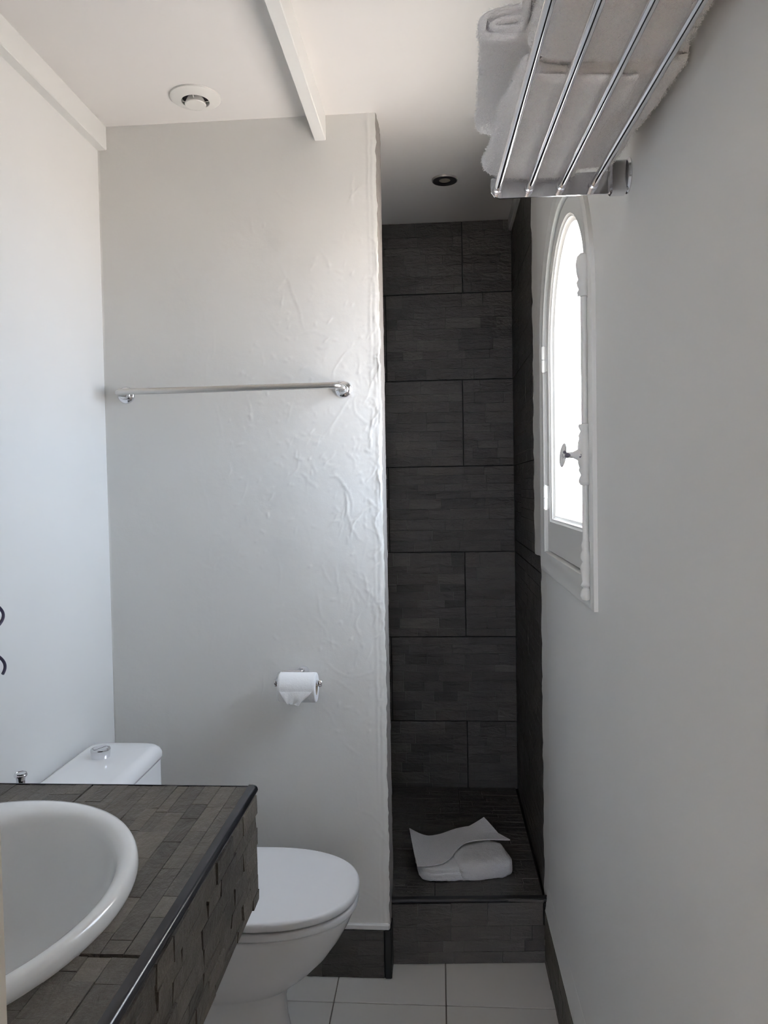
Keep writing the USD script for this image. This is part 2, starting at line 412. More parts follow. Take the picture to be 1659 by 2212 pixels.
# ---- floor: white tiles in dark grout
fl = thing('floor', (0, 1.2, 0), kind='structure', label='white square floor tiles with dark joints')
obj('grout_bed', bx(XL-0.1, XR+0.2, YR-0.1, YS+0.1, -0.1, -0.003), M_fgrout, fl)
S = 0.3050; jx, jy = -0.002, 2.0175
for i in range(-4, 2):
    for j in range(-6, 2):
        x0, x1 = max(jx+i*S+0.0016, XL), min(jx+(i+1)*S-0.0016, XR); y0, y1 = max(jy+j*S+0.0016, YR-0.1), min(jy+(j+1)*S-0.0016, 2.26)
        if x1-x0 < 0.01 or y1-y0 < 0.01: continue
        obj('tile', bx(x0, x1, y0, y1, -0.012, 0.0, 0.0012), M_tile, fl)

# ------------------------------------------------------------------ the shower recess
ZF = 0.195
XSL = -0.75
ws = thing('wall_shower_back', (0, YS, 0), kind='structure', label='dark slate-look tiled wall at the back of the shower')
obj('tile_backing', bx(XSL-0.1, XR, YS, YS+0.1, -0.1, ZC+0.1), M_grout, ws)
rows = [ZF-0.02] + [0.1225+0.3365*k for k in range(1, 7)] + [ZC+0.001]
rows = [ZF-0.02, 0.459, 0.798, 1.136, 1.475, 1.814, 2.152, ZC+0.001]
seed = 100
for k in range(len(rows)-1):
    z0, z1 = rows[k]+0.002, rows[k+1]-0.002
    js = [-0.504, 0.098] if k % 2 == 0 else [-0.200]
    if k == 6: js = [-0.50, 0.104]
    edges = [XSL] + js + [XR-0.004]
    for a, b in zip(edges[:-1], edges[1:]):
        seed += 1
        obj('tile', slate_tile((a+0.002, YS, z0), (1, 0, 0), (0, 0, 1), (0, -1, 0), b-a-0.004, z1-z0, seed, 0.007, 0.0008), M_slate_x, ws)

wsr = thing('wall_shower_right', (XR, 2.7, 0), kind='structure', label='dark slate-look tiled side wall of the shower under the window')
# backing slab 6 mm proud of the plaster, tiles in front of it
back_poly = Polygon([(YT_LO, 0.02), (YS, 0.02), (YS, ZC), (YT_HI, ZC), (YT_HI, ZT), (YT_LO, ZT)])
obj('tile_backing', extr(back_poly, XR-0.001, XR+0.006, 'x'), M_grout, wsr)
for k in range(len(rows)-1):
    zc = (rows[k]+rows[k+1])/2
    parts = [(rows[k], rows[k+1], YT_LO if rows[k+1] <= ZT+0.01 else YT_HI)]
    if rows[k] < ZT < rows[k+1]-0.02:
        parts = [(rows[k], ZT, YT_LO), (ZT, rows[k+1], YT_HI)]
    for z0, z1, y0 in parts:
        cut = 2.80 if k % 2 else 2.62
        for a, b in ((y0, cut), (cut, YS-0.006)):
            seed += 1
            tl = slate_tile((XR-0.001, a+0.0013, z0+0.0013), (0, 1, 0), (0, 0, 1), (-1, 0, 0), b-a-0.0026, z1-z0-0.0026, seed, 0.003, 0.0008, seg=(0.05, 0.16))
            # uneven cut edge next to the plaster
            if a == y0:
                v = A(tl.vertices); m = v[:, 1] < a+0.02
                v[m, 1] += (meshkit.noise(np.stack([v[m, 2]*45, v[m, 2]*0, v[m, 2]*0], -1), 5)-0.5)*0.012
                tn = tl.tone; tl = tri(v, tl.faces); tl.tone = tn
            obj('tile', tl, M_slate_y, wsr) if False else obj('tile', tl, M_slate_x, wsr)
wsl = thing('wall_shower_left', (XSL, 2.7, 0), kind='structure', label='dark tiled shower wall hidden behind the partition')
obj('tile_backing', bx(XSL-0.2, XSL, YB+TH, YS, 0, ZC), M_grout, wsl)
for k in range(len(rows)-1):
    seed += 1
    obj('tile', slate_tile((XSL, YB+TH+0.002, rows[k]+0.0013), (0, 1, 0), (0, 0, 1), (1, 0, 0), YS-YB-TH-0.01, rows[k+1]-rows[k]-0.0026, seed, 0.006, 0.0008), M_slate_x, wsl)
wsf = thing('wall_shower_front', (-0.45, YB+TH, 0), kind='structure', label='dark tiled back of the partition inside the shower')
for k in range(len(rows)-1):
    seed += 1
    obj('tile', slate_tile((XSL, YB+TH, rows[k]+0.0013), (1, 0, 0), (0, 0, 1), (0, 1, 0), XP-0.01-XSL, rows[k+1]-rows[k]-0.0026, seed, 0.006, 0.0008), M_slate_x, wsf)

# raised shower base with a black nosing; its front runs slightly askew
YC0, YC1 = 2.186, 2.214
sb = thing('shower_base', (0.07, 2.6, 0), 'raised dark slate-tiled shower floor with a black front edge', 'shower floor')
base_poly = Polygon([(XP+0.002, YC0+0.008), (XR-0.012, YC1+0.008), (XR-0.002, YS), (XSL, YS), (XSL, YB+TH+0.002), (XP+0.002, YB+TH+0.002)])
obj('plinth', extr(base_poly, 0.0, ZF-0.008, 'z'), M_grout, sb)
du = A([XR-0.012-(XP+0.002), YC1-YC0, 0]); Lr = np.linalg.norm(du); du /= Lr
nn = A([du[1], -du[0], 0])
o = A([XP+0.002, YC0+0.008, 0.001])
obj('riser_tile', slate_tile(o, du, (0, 0, 1), nn, Lr, 0.179, 301, 0.006, 0.002), M_slate_x, sb)
YF0 = YC0+0.016
for a, b, y0, y1 in ((-0.50, -0.03, YF0, 2.50), (-0.03, XR-0.014, YF0, 2.50), (XSL, -0.2, 2.50, 2.78), (-0.2, XR-0.014, 2.50, 2.78), (XSL, 0.06, 2.78, YS-0.01), (0.06, XR-0.014, 2.78, YS-0.01)):
    seed += 1
    if y0 == YF0 and a < XP: a, y0 = -0.50, YF0
    tl = slate_tile((a+0.001, y0+0.001, ZF-0.008), (1, 0, 0), (0, 1, 0), (0, 0, 1), b-a-0.002, y1-y0-0.002, seed, 0.006, 0.0018, seg=(0.08, 0.22))
    if a < XP and y0 == YF0:
        hb = sbox(-1, -1, XP+0.003-(a+0.001), YB+TH+0.004-(y0+0.001))
        tl = slate_tile((a+0.001, y0+0.001, ZF-0.008), (1, 0, 0), (0, 1, 0), (0, 0, 1), b-a-0.002, y1-y0-0.002, seed, 0.006, 0.0018, seg=(0.08, 0.22), hole=hb)
    obj('floor_tile', tl, M_slate_x, sb)
# nosing: rounded black profile along the front edge
def nosing(p0, p1, outw, r, zc, n=9, back=0.03):
    p0, p1, outw = A(p0, float), A(p1, float), A(outw, float); rings = []
    for q in (p0, p1):
        rg = [q - outw*back + A([0, 0, zc+r]), ]
        for k in range(n):
            a = PI/2 - PI*k/(n-1); rg.append(q + outw*r*math.cos(a) + A([0, 0, zc + r*math.sin(a)]))
        rg.append(q - outw*0.004 + A([0, 0, zc-r])); rg.append(q - outw*0.004 + A([0, 0, zc+r-0.004])); rg.append(q - outw*back + A([0, 0, zc+r-0.004]))
        rings.append(rg)
    return loft(rings)
obj('edge_trim', nosing((XP+0.002, YC0+0.003, 0), (XR+0.008, YC1+0.003, 0), nn, 0.0065, ZF-0.0065, back=0.012), M_blackmat, sb, smooth=40)
obj('end_tile', bx(XR-0.016, XR+0.006, YC1-0.004, YC1+0.03, ZF-0.083, ZF-0.016, 0.003), M_grout, sb)

# baseboards
bb = thing('baseboard_back', (-0.4, YB, 0), kind='structure', label='low dark slate-look tile along the foot of the partition')
obj('backing', bx(XL, XP-0.002, YB-0.007, YB+0.004, 0.0, 0.136), M_grout, bb)
for a, b in ((XL, -0.62), (-0.62, -0.175)):
    seed += 1
    obj('tile', slate_tile((a+0.001, YB-0.007, 0.001), (1, 0, 0), (0, 0, 1), (0, -1, 0), b-a-0.002, 0.137, seed, 0.004, 0.001), M_slate_x, bb)
obj('corner_trim', cat_(bx(-0.1745, XP+0.004, YB-0.0135, YB-0.002, 0, 0.139, 0.003), bx(XP-0.004, XP+0.004, YB-0.012, YC0+0.004, 0, 0.139, 0.002)), M_blackmat, bb)
obj('caulk', bx(XL, XP-0.001, YB-0.010, YB+0.002, 0.138, 0.155, 0.003), M_wall, bb)
br = thing('baseboard_right', (XR, 1.3, 0), kind='structure', label='low dark slate-look tile along the foot of the right wall')
for a, b in ((YR, 0.75), (0.75, 1.35), (1.35, 1.95), (1.95, YC1-0.002)):
    seed += 1
    obj('tile', slate_tile((XR, a+0.001, 0.001), (0, 1, 0), (0, 0, 1), (-1, 0, 0), b-a-0.002, 0.158, seed, 0.0115, 0.001), M_slate_y, br)
obj('caulk', loft([[(XR-0.011, y, 0.159), (XR+0.004, y, 0.159), (XR+0.004, y, 0.235), (XR-0.001, y, 0.225), (XR-0.0095, y, 0.164)] for y in (YR, YC1+0.002)]), M_wall, br)

# ------------------------------------------------------------------ window
wn = thing('window_1', (XR, 1.85, WZ0), kind='structure', label='white arched casement window on the right wall')
op = arch(WY0, WY1, WZ0, WZS)
cas_o = arch(WY0, WY1, WZ0, WZS, grow=0.052); cas_m = arch(WY0, WY1, WZ0, WZS, grow=0.018); cas_i = arch(WY0, WY1, WZ0, WZS, grow=-0.006)
def mould(outer_g, inner_g, prof, n=40):
    """Arched frame swept with a profile: prof lists (grow, x) from outside to inside."""
    rings = []
    for g, x in prof:
        q = list(arch(WY0, WY1, WZ0, WZS, n, g).exterior.coords)[:-1]; rings.append([(x, y, z) for y, z in q])
    r = A(rings); m = loft(np.concatenate([r, r[:1]]), cap=False)
    if m.volume < 0: m.invert()
    return m
obj('casing', mould(0, 0, [(0.052, XR+0.004), (0.052, XR-0.008), (0.044, XR-0.012), (0.034, XR-0.0115), (0.026, XR-0.007), (0.012, XR-0.006), (0.004, XR-0.009), (-0.004, XR-0.008), (-0.006, XR-0.004), (-0.006, XR+0.02), (0.02, XR+0.02)]), M_wood, wn, smooth=30)
GY0, GY1, GZ0 = 1.583, 2.113, 1.306
def mould2(prof, n=40):
    rings = []
    for g, x, gz in prof:
        q = list(arch(GY0-g, GY1+g, GZ0-gz, WZS, n, 0).exterior.coords)[:-1]; rings.append([(x, y, z) for y, z in q])
    r = A(rings); m = loft(np.concatenate([r, r[:1]]), cap=False)
    if m.volume < 0: m.invert()
    return m
obj('sash', mould2([(0.046, XR+0.036, 0.092), (0.046, XR+0.004, 0.092), (0.044, XR+0.002, 0.090), (0.010, XR+0.002, 0.010), (0.006, XR+0.006, 0.006), (0.003, XR+0.007, 0.003), (0.0, XR+0.012, 0.0), (-0.006, XR+0.016, -0.006), (-0.008, XR+0.024, -0.008), (-0.008, XR+0.036, -0.008)]), M_wood, wn, smooth=30)
obj('frame_rebate', mould2([(0.075, XR+0.06, 0.12), (0.075, XR+0.018, 0.12), (0.048, XR+0.018, 0.094), (0.048, XR+0.03, 0.094), (0.03, XR+0.037, 0.05), (0.03, XR+0.06, 0.05)]), M_wood, wn)
obj('pane', extr(arch(GY0-0.004, GY1+0.004, GZ0-0.004, WZS), XR+0.025, XR+0.029, 'x'), M_glass, wn)
for za, zb, y in ((1.707, 1.779, 2.150), (1.328, 1.396, 2.138)):
    zm = (za+zb)/2 - 0.002
    h = obj('hinge', cat_(lathe([(0, za), (0.004, za-0.001), (0.0065, za+0.003), (0.0065, zm-0.001), (0.005, zm), (0.0065, zm+0.001), (0.0065, zb-0.003), (0.004, zb), (0, zb+0.001)], (XR-0.0065, y, 0), 'z', 16),
                          bx(XR-0.004, XR+0.006, y-0.004, y+0.004, za+0.002, zb-0.002)), M_wood, wn, smooth=40)
BX, BY = XR-0.016, 1.512
bolt = obj('cremone_bolt', cat_(tube([(BX, BY, 1.185), (BX, BY, 1.83)], 0.0062, 14)), M_wood, wn, smooth=40, label='white painted sliding bolt rod')
obj('guide', lathe([(0, 1.758), (0.011, 1.760), (0.012, 1.768), (0.009, 1.774), (0.012, 1.781), (0.013, 1.787), (0.010, 1.793), (0.013, 1.805), (0.0145, 1.822), (0.012, 1.836), (0.006, 1.842), (0, 1.843)], (BX, BY, 0), 'z', 24), M_wood, bolt, smooth=60)
obj('guide', lathe([(0, 1.170), (0.008, 1.172), (0.012, 1.180), (0.010, 1.190), (0.006, 1.196), (0.0115, 1.200), (0.0075, 1.207), (0.0095, 1.222), (0.0115, 1.238), (0.007, 1.246), (0.0108, 1.254), (0.0105, 1.262), (0.0068, 1.269), (0.0092, 1.279), (0.0062, 1.288), (0, 1.293)], (BX, BY, 0), 'z', 24), M_wood, bolt, smooth=60)
obj('gear_box', lathe([(0, 1.395), (0.009, 1.396), (0.0125, 1.402), (0.0125, 1.406), (0.0085, 1.416), (0.0125, 1.425), (0.011, 1.430), (0.0135, 1.438), (0.0145, 1.458), (0.0135, 1.478), (0.011, 1.487), (0.0125, 1.492), (0.0085, 1.501), (0.0125, 1.510), (0.0115, 1.514), (0, 1.516)], (BX, BY, 0), 'z', 24), M_wood, bolt, smooth=60)
kb = lathe([(0.0115, 0.008), (0.0115, 0.013), (0.009, 0.017), (0.0062, 0.023), (0.0055, 0.030), (0.0058, 0.038)], (BX, BY, 1.455), '-x', 24)
hd = trimesh.creation.icosphere(3, 1.0); hv = A(hd.vertices)*A([0.0062, 0.013, 0.0235])
ca, sa = math.cos(-0.12), math.sin(-0.12); hv = np.stack([ca*hv[:, 0]-sa*hv[:, 2], hv[:, 1], sa*hv[:, 0]+ca*hv[:, 2]], 1) + A([BX-0.042, BY, 1.455])
obj('knob', cat_(kb, tri(hv, hd.faces)), M_knob, bolt, smooth=50, label='oval turning knob with chipped white paint')

# ------------------------------------------------------------------ vanity counter and basin
ZT_ = 0.860; XF = -0.342; YE = 1.354
SC = (-0.682, 0.930); SA, SBx = 0.264, 0.312
ct = thing('vanity_counter', (-0.65, 0.85, 0), 'brown slate-look tiled counter with a shiny black front edge', 'counter')
ell = Polygon(sup(*SC, SA*0.93, SBx*0.93, 72))
obj('slab', extr(sbox(XL+0.001, YR+0.001, XF-0.006, YE-0.004).difference(ell), ZT_-0.045, ZT_-0.007, 'z'), M_grout, ct)
for x0, x1, y0, y1 in ((-0.95+0.338*0, -0.645, 0.848, YE-0.004), (-0.645, XF-0.010, 0.848, YE-0.004), (-0.95, -0.645, YR, 0.845), (-0.645, XF-0.010, YR, 0.845)):
    seed += 1
    hp = affinity.translate(ell, -(x0+0.001), -(y0+0.001))
    hp = affinity.affine_transform(hp, [0, 1, 1, 0, 0, 0])
    obj('top_tile', slate_tile((x0+0.001, y0+0.001, ZT_-0.007), (0, 1, 0), (1, 0, 0), (0, 0, 1), y1-y0-0.002, x1-x0-0.002, seed, 0.0058, 0.0011, row=(0.018, 0.031), seg=(0.045, 0.12), hole=hp), M_slate_y, ct)
obj('front_panel', bx(XF-0.03, XF-0.006, YR+0.001, YE-0.003, 0.655, ZT_-0.008), M_grout, ct)
for y0, y1 in ((0.858, YE), (YR, 0.855)):
    seed += 1
    obj('front_tile', slate_tile((XF-0.006, y0+0.001, 0.650), (0, 1, 0), (0, 0, 1), (1, 0, 0), y1-y0-0.002, ZT_-0.650-0.017, seed, 0.005, 0.0048, row=(0.019, 0.034), seg=(0.045, 0.13)), M_slate_y, ct)
obj('end_panel', bx(XL+0.001, XF-0.006, YE-0.03, YE-0.003, 0.66, ZT_-0.008), M_grout, ct)
obj('edge_trim', nosing((XF-0.004, YR+0.001, 0), (XF-0.004, YE, 0), (1, 0, 0), 0.0085, ZT_-0.0075, back=0.008), M_blacktrim, ct, smooth=40, label='glossy black rounded edge strip')
obj('edge_trim', nosing((XF+0.002, YE-0.004, 0), (XL+0.001, YE-0.004, 0), (0, 1, 0), 0.0045, ZT_-0.004, back=0.002), M_blacktrim, ct, smooth=40)

# basin: inner and outer outlines differ, the rim is broader at the wall side
def basin():
    n = 96; rings = []
    IC = (-0.648, 0.930); IA, IB = 0.199, 0.250
    def mix(q, z):      # q=0 outer outline, q=1 inner edge, beyond: shrinks to the drain
        if q <= 1:
            e = sup(SC[0]+(IC[0]-SC[0])*q, SC[1], SA+(IA-SA)*q, SBx+(IB-SBx)*q, n)
        else:
            s = 2-q; e = sup(IC[0]-0.01*(1-s), IC[1], IA*s, IB*s, n)
        return np.concatenate([e, np.full((n, 1), z)], 1)
    prof = [(0.16, ZT_-0.006), (0.03, ZT_-0.002), (0.0, ZT_+0.004), (0.03, ZT_+0.012), (0.12, ZT_+0.018), (0.30, ZT_+0.0205), (0.55, ZT_+0.020), (0.78, ZT_+0.016), (0.92, ZT_+0.009), (1.0, ZT_-0.002), (1.02, ZT_-0.022), (1.045, ZT_-0.055), (1.09, ZT_-0.10), (1.18, ZT_-0.142), (1.36, ZT_-0.172), (1.62, ZT_-0.186), (1.88, ZT_-0.190), (1.885, ZT_-0.200), (1.66, ZT_-0.198), (1.36, ZT_-0.186), (1.14, ZT_-0.155), (1.04, ZT_-0.10), (0.93, ZT_-0.045), (0.6, ZT_-0.012)]
    r = A([mix(*p) for p in prof]); m = loft(np.concatenate([r, r[:1]]), cap=False)
    if m.volume < 0: m.invert()
    return m, IC
bm, IC = basin()
sk = thing('washbasin', (SC[0], SC[1], ZT_), 'white oval drop-in ceramic washbasin set in the brown tiled counter', 'sink')
obj('bowl', bm, M_basin, sk, smooth=50)
obj('drain', lathe([(0, ZT_-0.196), (0.023, ZT_-0.196), (0.026, ZT_-0.192), (0.026, ZT_-0.189), (0.020, ZT_-0.187), (0, ZT_-0.186)], (IC[0]-0.01, IC[1], 0), 'z', 24), M_chrome, sk, smooth=40)

# ------------------------------------------------------------------ toilet
TY = 1.810
to = thing('toilet', (-0.5, TY, 0), 'white ceramic toilet with its lid closed behind the tiled counter', 'toilet')
def egg(u0, u1, half, n=72, p=2.25, um=0.45):
    """outline in (x,y): back u0 (blunt), front u1 (rounded)"""
    uc = u0 + (u1-u0)*um; t = np.linspace(0, 2*PI, n, endpoint=False); out = []
    for k in t:
        c, s = math.cos(k), math.sin(k)
        pp = p if c > 0 else 2.8
        a = (u1-uc) if c > 0 else (uc-u0)
        out.append((uc + a*math.copysign(abs(c)**(2/pp), c), TY + half*math.copysign(abs(s)**(2/pp), s)))
    return A(out)
def lay(e, z): return np.concatenate([e, np.full((len(e), 1), z)], 1)
def bulgy(u0, u1, h, z0, z1, r):
    e = []
    for g, z in ((-r, z0), (-r*0.3, z0+r*0.3), (0, z0+r), (0, z1-r), (-r*0.3, z1-r*0.3), (-r, z1)):
        e.append(lay(egg(u0-g*0.5, u1+g, h+g), z))
    return e
lid = bulgy(-0.660, -0.208, 0.184, 0.4175, 0.440, 0.007)
lid.append(lay(egg(-0.62, -0.26, 0.13), 0.4425)); lid.append(lay(egg(-0.52, -0.36, 0.05), 0.4435))
obj('lid', loft(lid), M_lid, to, smooth=40)
obj('seat', loft(bulgy(-0.660, -0.210, 0.182, 0.3945, 0.4145, 0.006)), M_lid, to, smooth=40)
bowl = []
for u0, u1, h, z in ((-0.72, -0.372, 0.105, 0.0), (-0.72, -0.374, 0.103, 0.02), (-0.72, -0.380, 0.094, 0.05), (-0.725, -0.390, 0.086, 0.10), (-0.73, -0.394, 0.086, 0.15),
                     (-0.735, -0.386, 0.094, 0.185), (-0.74, -0.362, 0.110, 0.205), (-0.745, -0.325, 0.132, 0.235), (-0.75, -0.285, 0.152, 0.275), (-0.755, -0.252, 0.166, 0.320),
                     (-0.76, -0.232, 0.174, 0.355), (-0.76, -0.222, 0.177, 0.378), (-0.76, -0.220, 0.177, 0.386), (-0.76, -0.226, 0.172, 0.391)):
    bowl.append(lay(egg(u0, u1, h, p=2.2 if z > 0.16 else 2.4), z))
obj('bowl', loft(bowl), M_ceramic, to, smooth=60)
for s in (-1, 1):
    obj('hinge', lathe([(0, 0.39), (0.014, 0.39), (0.014, 0.42), (0.012, 0.434), (0, 0.436)], (-0.672, TY+s*0.07, 0), 'z', 18), M_chrome, to, smooth=40)
def rrect(x0, x1, y0, y1, r, z, n=8):
    out = []
    for cx, cy, a0 in ((x1-r, y1-r, 0), (x0+r, y1-r, PI/2), (x0+r, y0+r, PI), (x1-r, y0+r, 1.5*PI)):
        for k in range(n):
            a = a0 + PI/2*k/(n-1); out.append((cx+r*math.cos(a), cy+r*math.sin(a), z))
    return A(out)
CX0, CX1, CY0, CY1 = -0.934, -0.752, TY-0.175, TY+0.172
obj('tank', loft([rrect(CX0+0.006, CX1-0.012, CY0+0.02, CY1-0.016, 0.03, 0.385), rrect(CX0+0.004, CX1-0.004, CY0+0.012, CY1-0.010, 0.032, 0.45), rrect(CX0+0.002, CX1+0.006, CY0+0.004, CY1-0.002, 0.034, 0.60), rrect(CX0+0.002, CX1+0.006, CY0+0.004, CY1-0.002, 0.034, 0.688)]), M_ceramic, to, smooth=40)
ld = []
for g, z in ((-0.003, 0.6895), (0.002, 0.692), (0.004, 0.699), (0.003, 0.710), (-0.002, 0.719), (-0.010, 0.7255), (-0.022, 0.7285), (-0.05, 0.7300), (-0.08, 0.7305)):
    ld.append(rrect(CX0-min(g, 0)*0.15, CX1+0.006+g, CY0-g, CY1+g, max(0.036+g*0.2, 0.012), z))
tl = obj('tank_lid', loft(ld), M_ceramic, to, smooth=40)
BXc, BYc = -0.862, 1.850
fb = obj('flush_button', lathe([(0, 0.729), (0.0225, 0.729), (0.0235, 0.738), (0.0245, 0.749), (0.0235, 0.7525), (0.0195, 0.753), (0.019, 0.7515), (0, 0.7515)], (BXc, BYc, 0), 'z', 40), M_chrome, to, smooth=30, label='round chrome flush button')
for s in (0, 1):
    q = Point(0, 0).buffer(0.0178, 24).intersection(sbox(-1, 0.0004, 1, 1) if s else sbox(-1, -1, 1, -0.0004))
    obj('button_half', extr(affinity.translate(affinity.rotate(q, 62, origin=(0, 0)), BXc, BYc), 0.7518, 0.7534 if s else 0.7528, 'z'), M_chrome, fb)
# tiny illegible maker's mark near the front corner of the tank lid
mk = []
for k in range(6):
    mk.append(bx(-0.7905+0.0, -0.7885, 1.925+k*0.0030, 1.9266+k*0.0030, 0.7272, 0.7284) if k % 2 else bx(-0.7925, -0.7885, 1.925+k*0.0030, 1.9268+k*0.0030, 0.7272, 0.7284))
obj('maker_mark', cat_(*mk), plain('mark_ink', (0.12, 0.12, 0.13), 0.5), to)

# chrome stand between counter and cistern
bs = thing('toilet_brush_stand', (-0.862, 1.485, 0), 'chrome post with a round flat cap standing between counter and toilet tank', 'toilet brush stand')
obj('base', lathe([(0, 0), (0.062, 0), (0.064, 0.004), (0.062, 0.009), (0.012, 0.013), (0, 0.013)], (-0.862, 1.485, 0), 'z', 36), M_chrome, bs, smooth=40)
obj('post', lathe([(0.0085, 0.011), (0.0085, 0.813), (0.0085, 0.814)], (-0.862, 1.485, 0), 'z', 20), M_chrome, bs, smooth=40)
obj('cap', lathe([(0.0085, 0.813), (0.0115, 0.828), (0.0128, 0.822), (0.0125, 0.8255), (0.009, 0.8275), (0, 0.828)], (-0.862, 1.485, 0), 'z', 28), M_chrome, bs, smooth=60)

# coiled cord hanging at the left edge
hel = [(-0.929+0.019*math.sin(a)*-1, 1.514+0.026*math.cos(a), 1.052+0.108*a/(2*PI)) for a in np.linspace(-0.5*PI, 2*PI*1.5, 70)]
obj('coiled_cord', tube(hel, 0.0032, 10), M_cord, smooth=50, label='dark coiled cord hanging by the left wall at the picture edge', cat='cord')

# ------------------------------------------------------------------ towel bar
YBAR = YB-0.080; ZB = 1.673
tb = thing('towel_bar', (-0.57, YB, ZB), 'long chrome towel bar fixed across the white partition', 'towel bar')
xa, xb, rc = -0.886, -0.262, 0.028
path = [(xa, YB-0.006, ZB), (xa, YBAR+rc, ZB)] + [(xa+rc-rc*math.cos(a), YBAR+rc-rc*math.sin(a), ZB) for a in np.linspace(0, PI/2, 10)[1:]]
path += [(x, YBAR, ZB+0.0012*k) for k, x in enumerate(np.linspace(xa+rc, xb-rc, 4)[1:])][:-1]
path += [(xb-rc+rc*math.sin(a), YBAR+rc-rc*math.cos(a), ZB+0.002) for a in np.linspace(0, PI/2, 10)] + [(xb, YB-0.006, ZB+0.001)]
obj('bar', tube(path, 0.0085, 18), M_steel, tb, smooth=60)
for x in (xa, xb):
    obj('rosette', lathe([(0, -0.004), (0.0235, -0.004), (0.0245, 0.002), (0.0235, 0.006), (0.020, 0.009), (0.0145, 0.011), (0.0135, 0.020), (0.0115, 0.026), (0, 0.027)], (x, YB, ZB), '-y', 32), M_chrome, tb, smooth=45)

# ------------------------------------------------------------------ toilet paper
hp_ = thing('paper_holder', (-0.395, YB, 0.87), 'chrome toilet paper holder on the partition', 'paper holder')
ZSP, YSP = 0.864, 2.062
tab = Polygon([(-0.017, -0.022), (0.017, -0.022)] + [(0.017*math.cos(a), 0.004+0.017*math.sin(a)) for a in np.linspace(0, PI, 20)])
obj('wall_plate', extr(affinity.translate(tab, -0.391, 0.874), YB-0.0105, YB+0.002, 'y'), M_chrome, hp_, smooth=30)
arm = [(-0.391, YB-0.008, 0.884), (-0.391, YB-0.016, 0.884), (-0.397, YB-0.0215, 0.884), (-0.43, YB-0.0225, 0.884), (-0.447, YB-0.024, 0.884), (-0.4545, YB-0.032, 0.882), (-0.4555, YB-0.05, 0.873), (-0.456, YSP, ZSP)]
obj('arm', tube(arm, 0.0042, 12), M_chrome, hp_, smooth=60)
sp = lathe([(0, 0), (0.0085, 0), (0.0108, 0.001), (0.0108, 0.004), (0.0075, 0.0065), (0.0075, 0.117), (0.0075, 0.121), (0.0108, 0.124), (0.0108, 0.129), (0.009, 0.132), (0, 0.132)], (0, 0, 0), 'z', 24)
v = A(sp.vertices); spm = tri(np.stack([v[:, 2]-0.460, v[:, 0]+YSP, v[:, 1]+ZSP], 1), sp.faces)
if spm.volume < 0: spm.invert()
obj('spindle', spm, M_chrome, hp_, smooth=40)
RR, RI = 0.0405, 0.0195
ZR = ZSP+0.0075-RI+0.0005-0.0005
tp = thing('toilet_paper_roll', (-0.394, YSP, ZR), 'white toilet paper roll with its loose end hanging down', 'toilet paper')
def xlathe(prof, n=48):
    a = np.linspace(0, 2*PI, n, endpoint=False)
    r = A([np.stack([np.full(n, x), YSP+rad*np.cos(a), ZR+rad*np.sin(a)], 1) for rad, x in prof]); m = loft(np.concatenate([r, r[:1]]), cap=False)
    if m.volume < 0: m.invert()
    return m
x0, x1 = -0.446, -0.343
obj('roll', xlathe([(RI+0.001, x0), (RR-0.002, x0), (RR, x0+0.002), (RR, x1-0.002), (RR-0.002, x1), (RI+0.001, x1)]), M_paper, tp, smooth=35)
obj('core', xlathe([(RI, x0+0.0005), (RI+0.001, x0+0.0005), (RI+0.001, x1-0.0005), (RI, x1-0.0005)]), M_card, tp, smooth=35)
def sheet():
    nu, nv = 26, 34; g = []
    for j in range(nv):
        s = j/(nv-1)
        row = []
        for i in range(nu):
            u = i/(nu-1)
            tp_ = max(0, (s-0.42)/0.58)
            xl = x0+0.003 + 0.010*s + 0.016*tp_; xr = x1-0.003 - 0.008*s - 0.026*tp_**1.2
            x = xl+(xr-xl)*u
            if s < 0.42:
                th = PI/2*(1.0 + s/0.42*1.0) - 0.0; y = YSP + (RR+0.0014)*math.cos(th); z = ZR+(RR+0.0014)*math.sin(th)
            else:
                d = (s-0.42)/0.58
                end = 0.034 + 0.009*math.exp(-((u-0.80)/0.09)**2) + 0.004*math.exp(-((u-0.38)/0.2)**2) - 0.004*u
                y = YSP-(RR+0.0014) - 0.003*math.sin(PI*d) - 0.0022*d*math.sin(u*9+1.0) - 0.002*d; z = ZR - d*end
            row.append((x, y - 0.0006*math.sin(u*23+s*9)*s, z))
        g.append(row)
    g = A(g); inner = g + A([0, 0.0007, -0.0]); 
    rings = np.concatenate([g, inner[:, ::-1]], 1)
    return loft(rings)
obj('loose_sheet', sheet(), M_paper, tp, smooth=50)

# ------------------------------------------------------------------ ceiling fittings
vx, vy = -0.622, 2.000
ve = thing('ceiling_vent', (vx, vy, ZC), 'round white air vent on the ceiling left of the batten', 'vent')
def cyl_ring(prof, x, y, n=48):
    a = np.linspace(0, 2*PI, n, endpoint=False)
    r = A([np.stack([x+rad*np.cos(a), y+rad*np.sin(a), np.full(n, z)], 1) for rad, z in prof]); m = loft(np.concatenate([r, r[:1]]), cap=False)
    if m.volume < 0: m.invert()
    return m
obj('flange', cyl_ring([(0.0345, ZC+0.002), (0.0345, ZC-0.010), (0.0365, ZC-0.0125), (0.045, ZC-0.011), (0.060, ZC-0.007), (0.0655, ZC-0.004), (0.066, ZC+0.001)], vx, vy), M_vent, ve, smooth=40)
obj('duct', lathe([(0, ZC-0.003), (0.0355, ZC-0.003), (0.0355, ZC+0.001), (0, ZC+0.001)], (vx, vy, 0), 'z', 40), M_dark, ve)
obj('disc', lathe([(0, ZC-0.004), (0.021, ZC-0.004), (0.0265, ZC-0.016), (0.0275, ZC-0.0195), (0.026, ZC-0.0215), (0, ZC-0.0225)], (vx, vy, 0), 'z', 40), M_vent, ve, smooth=40)
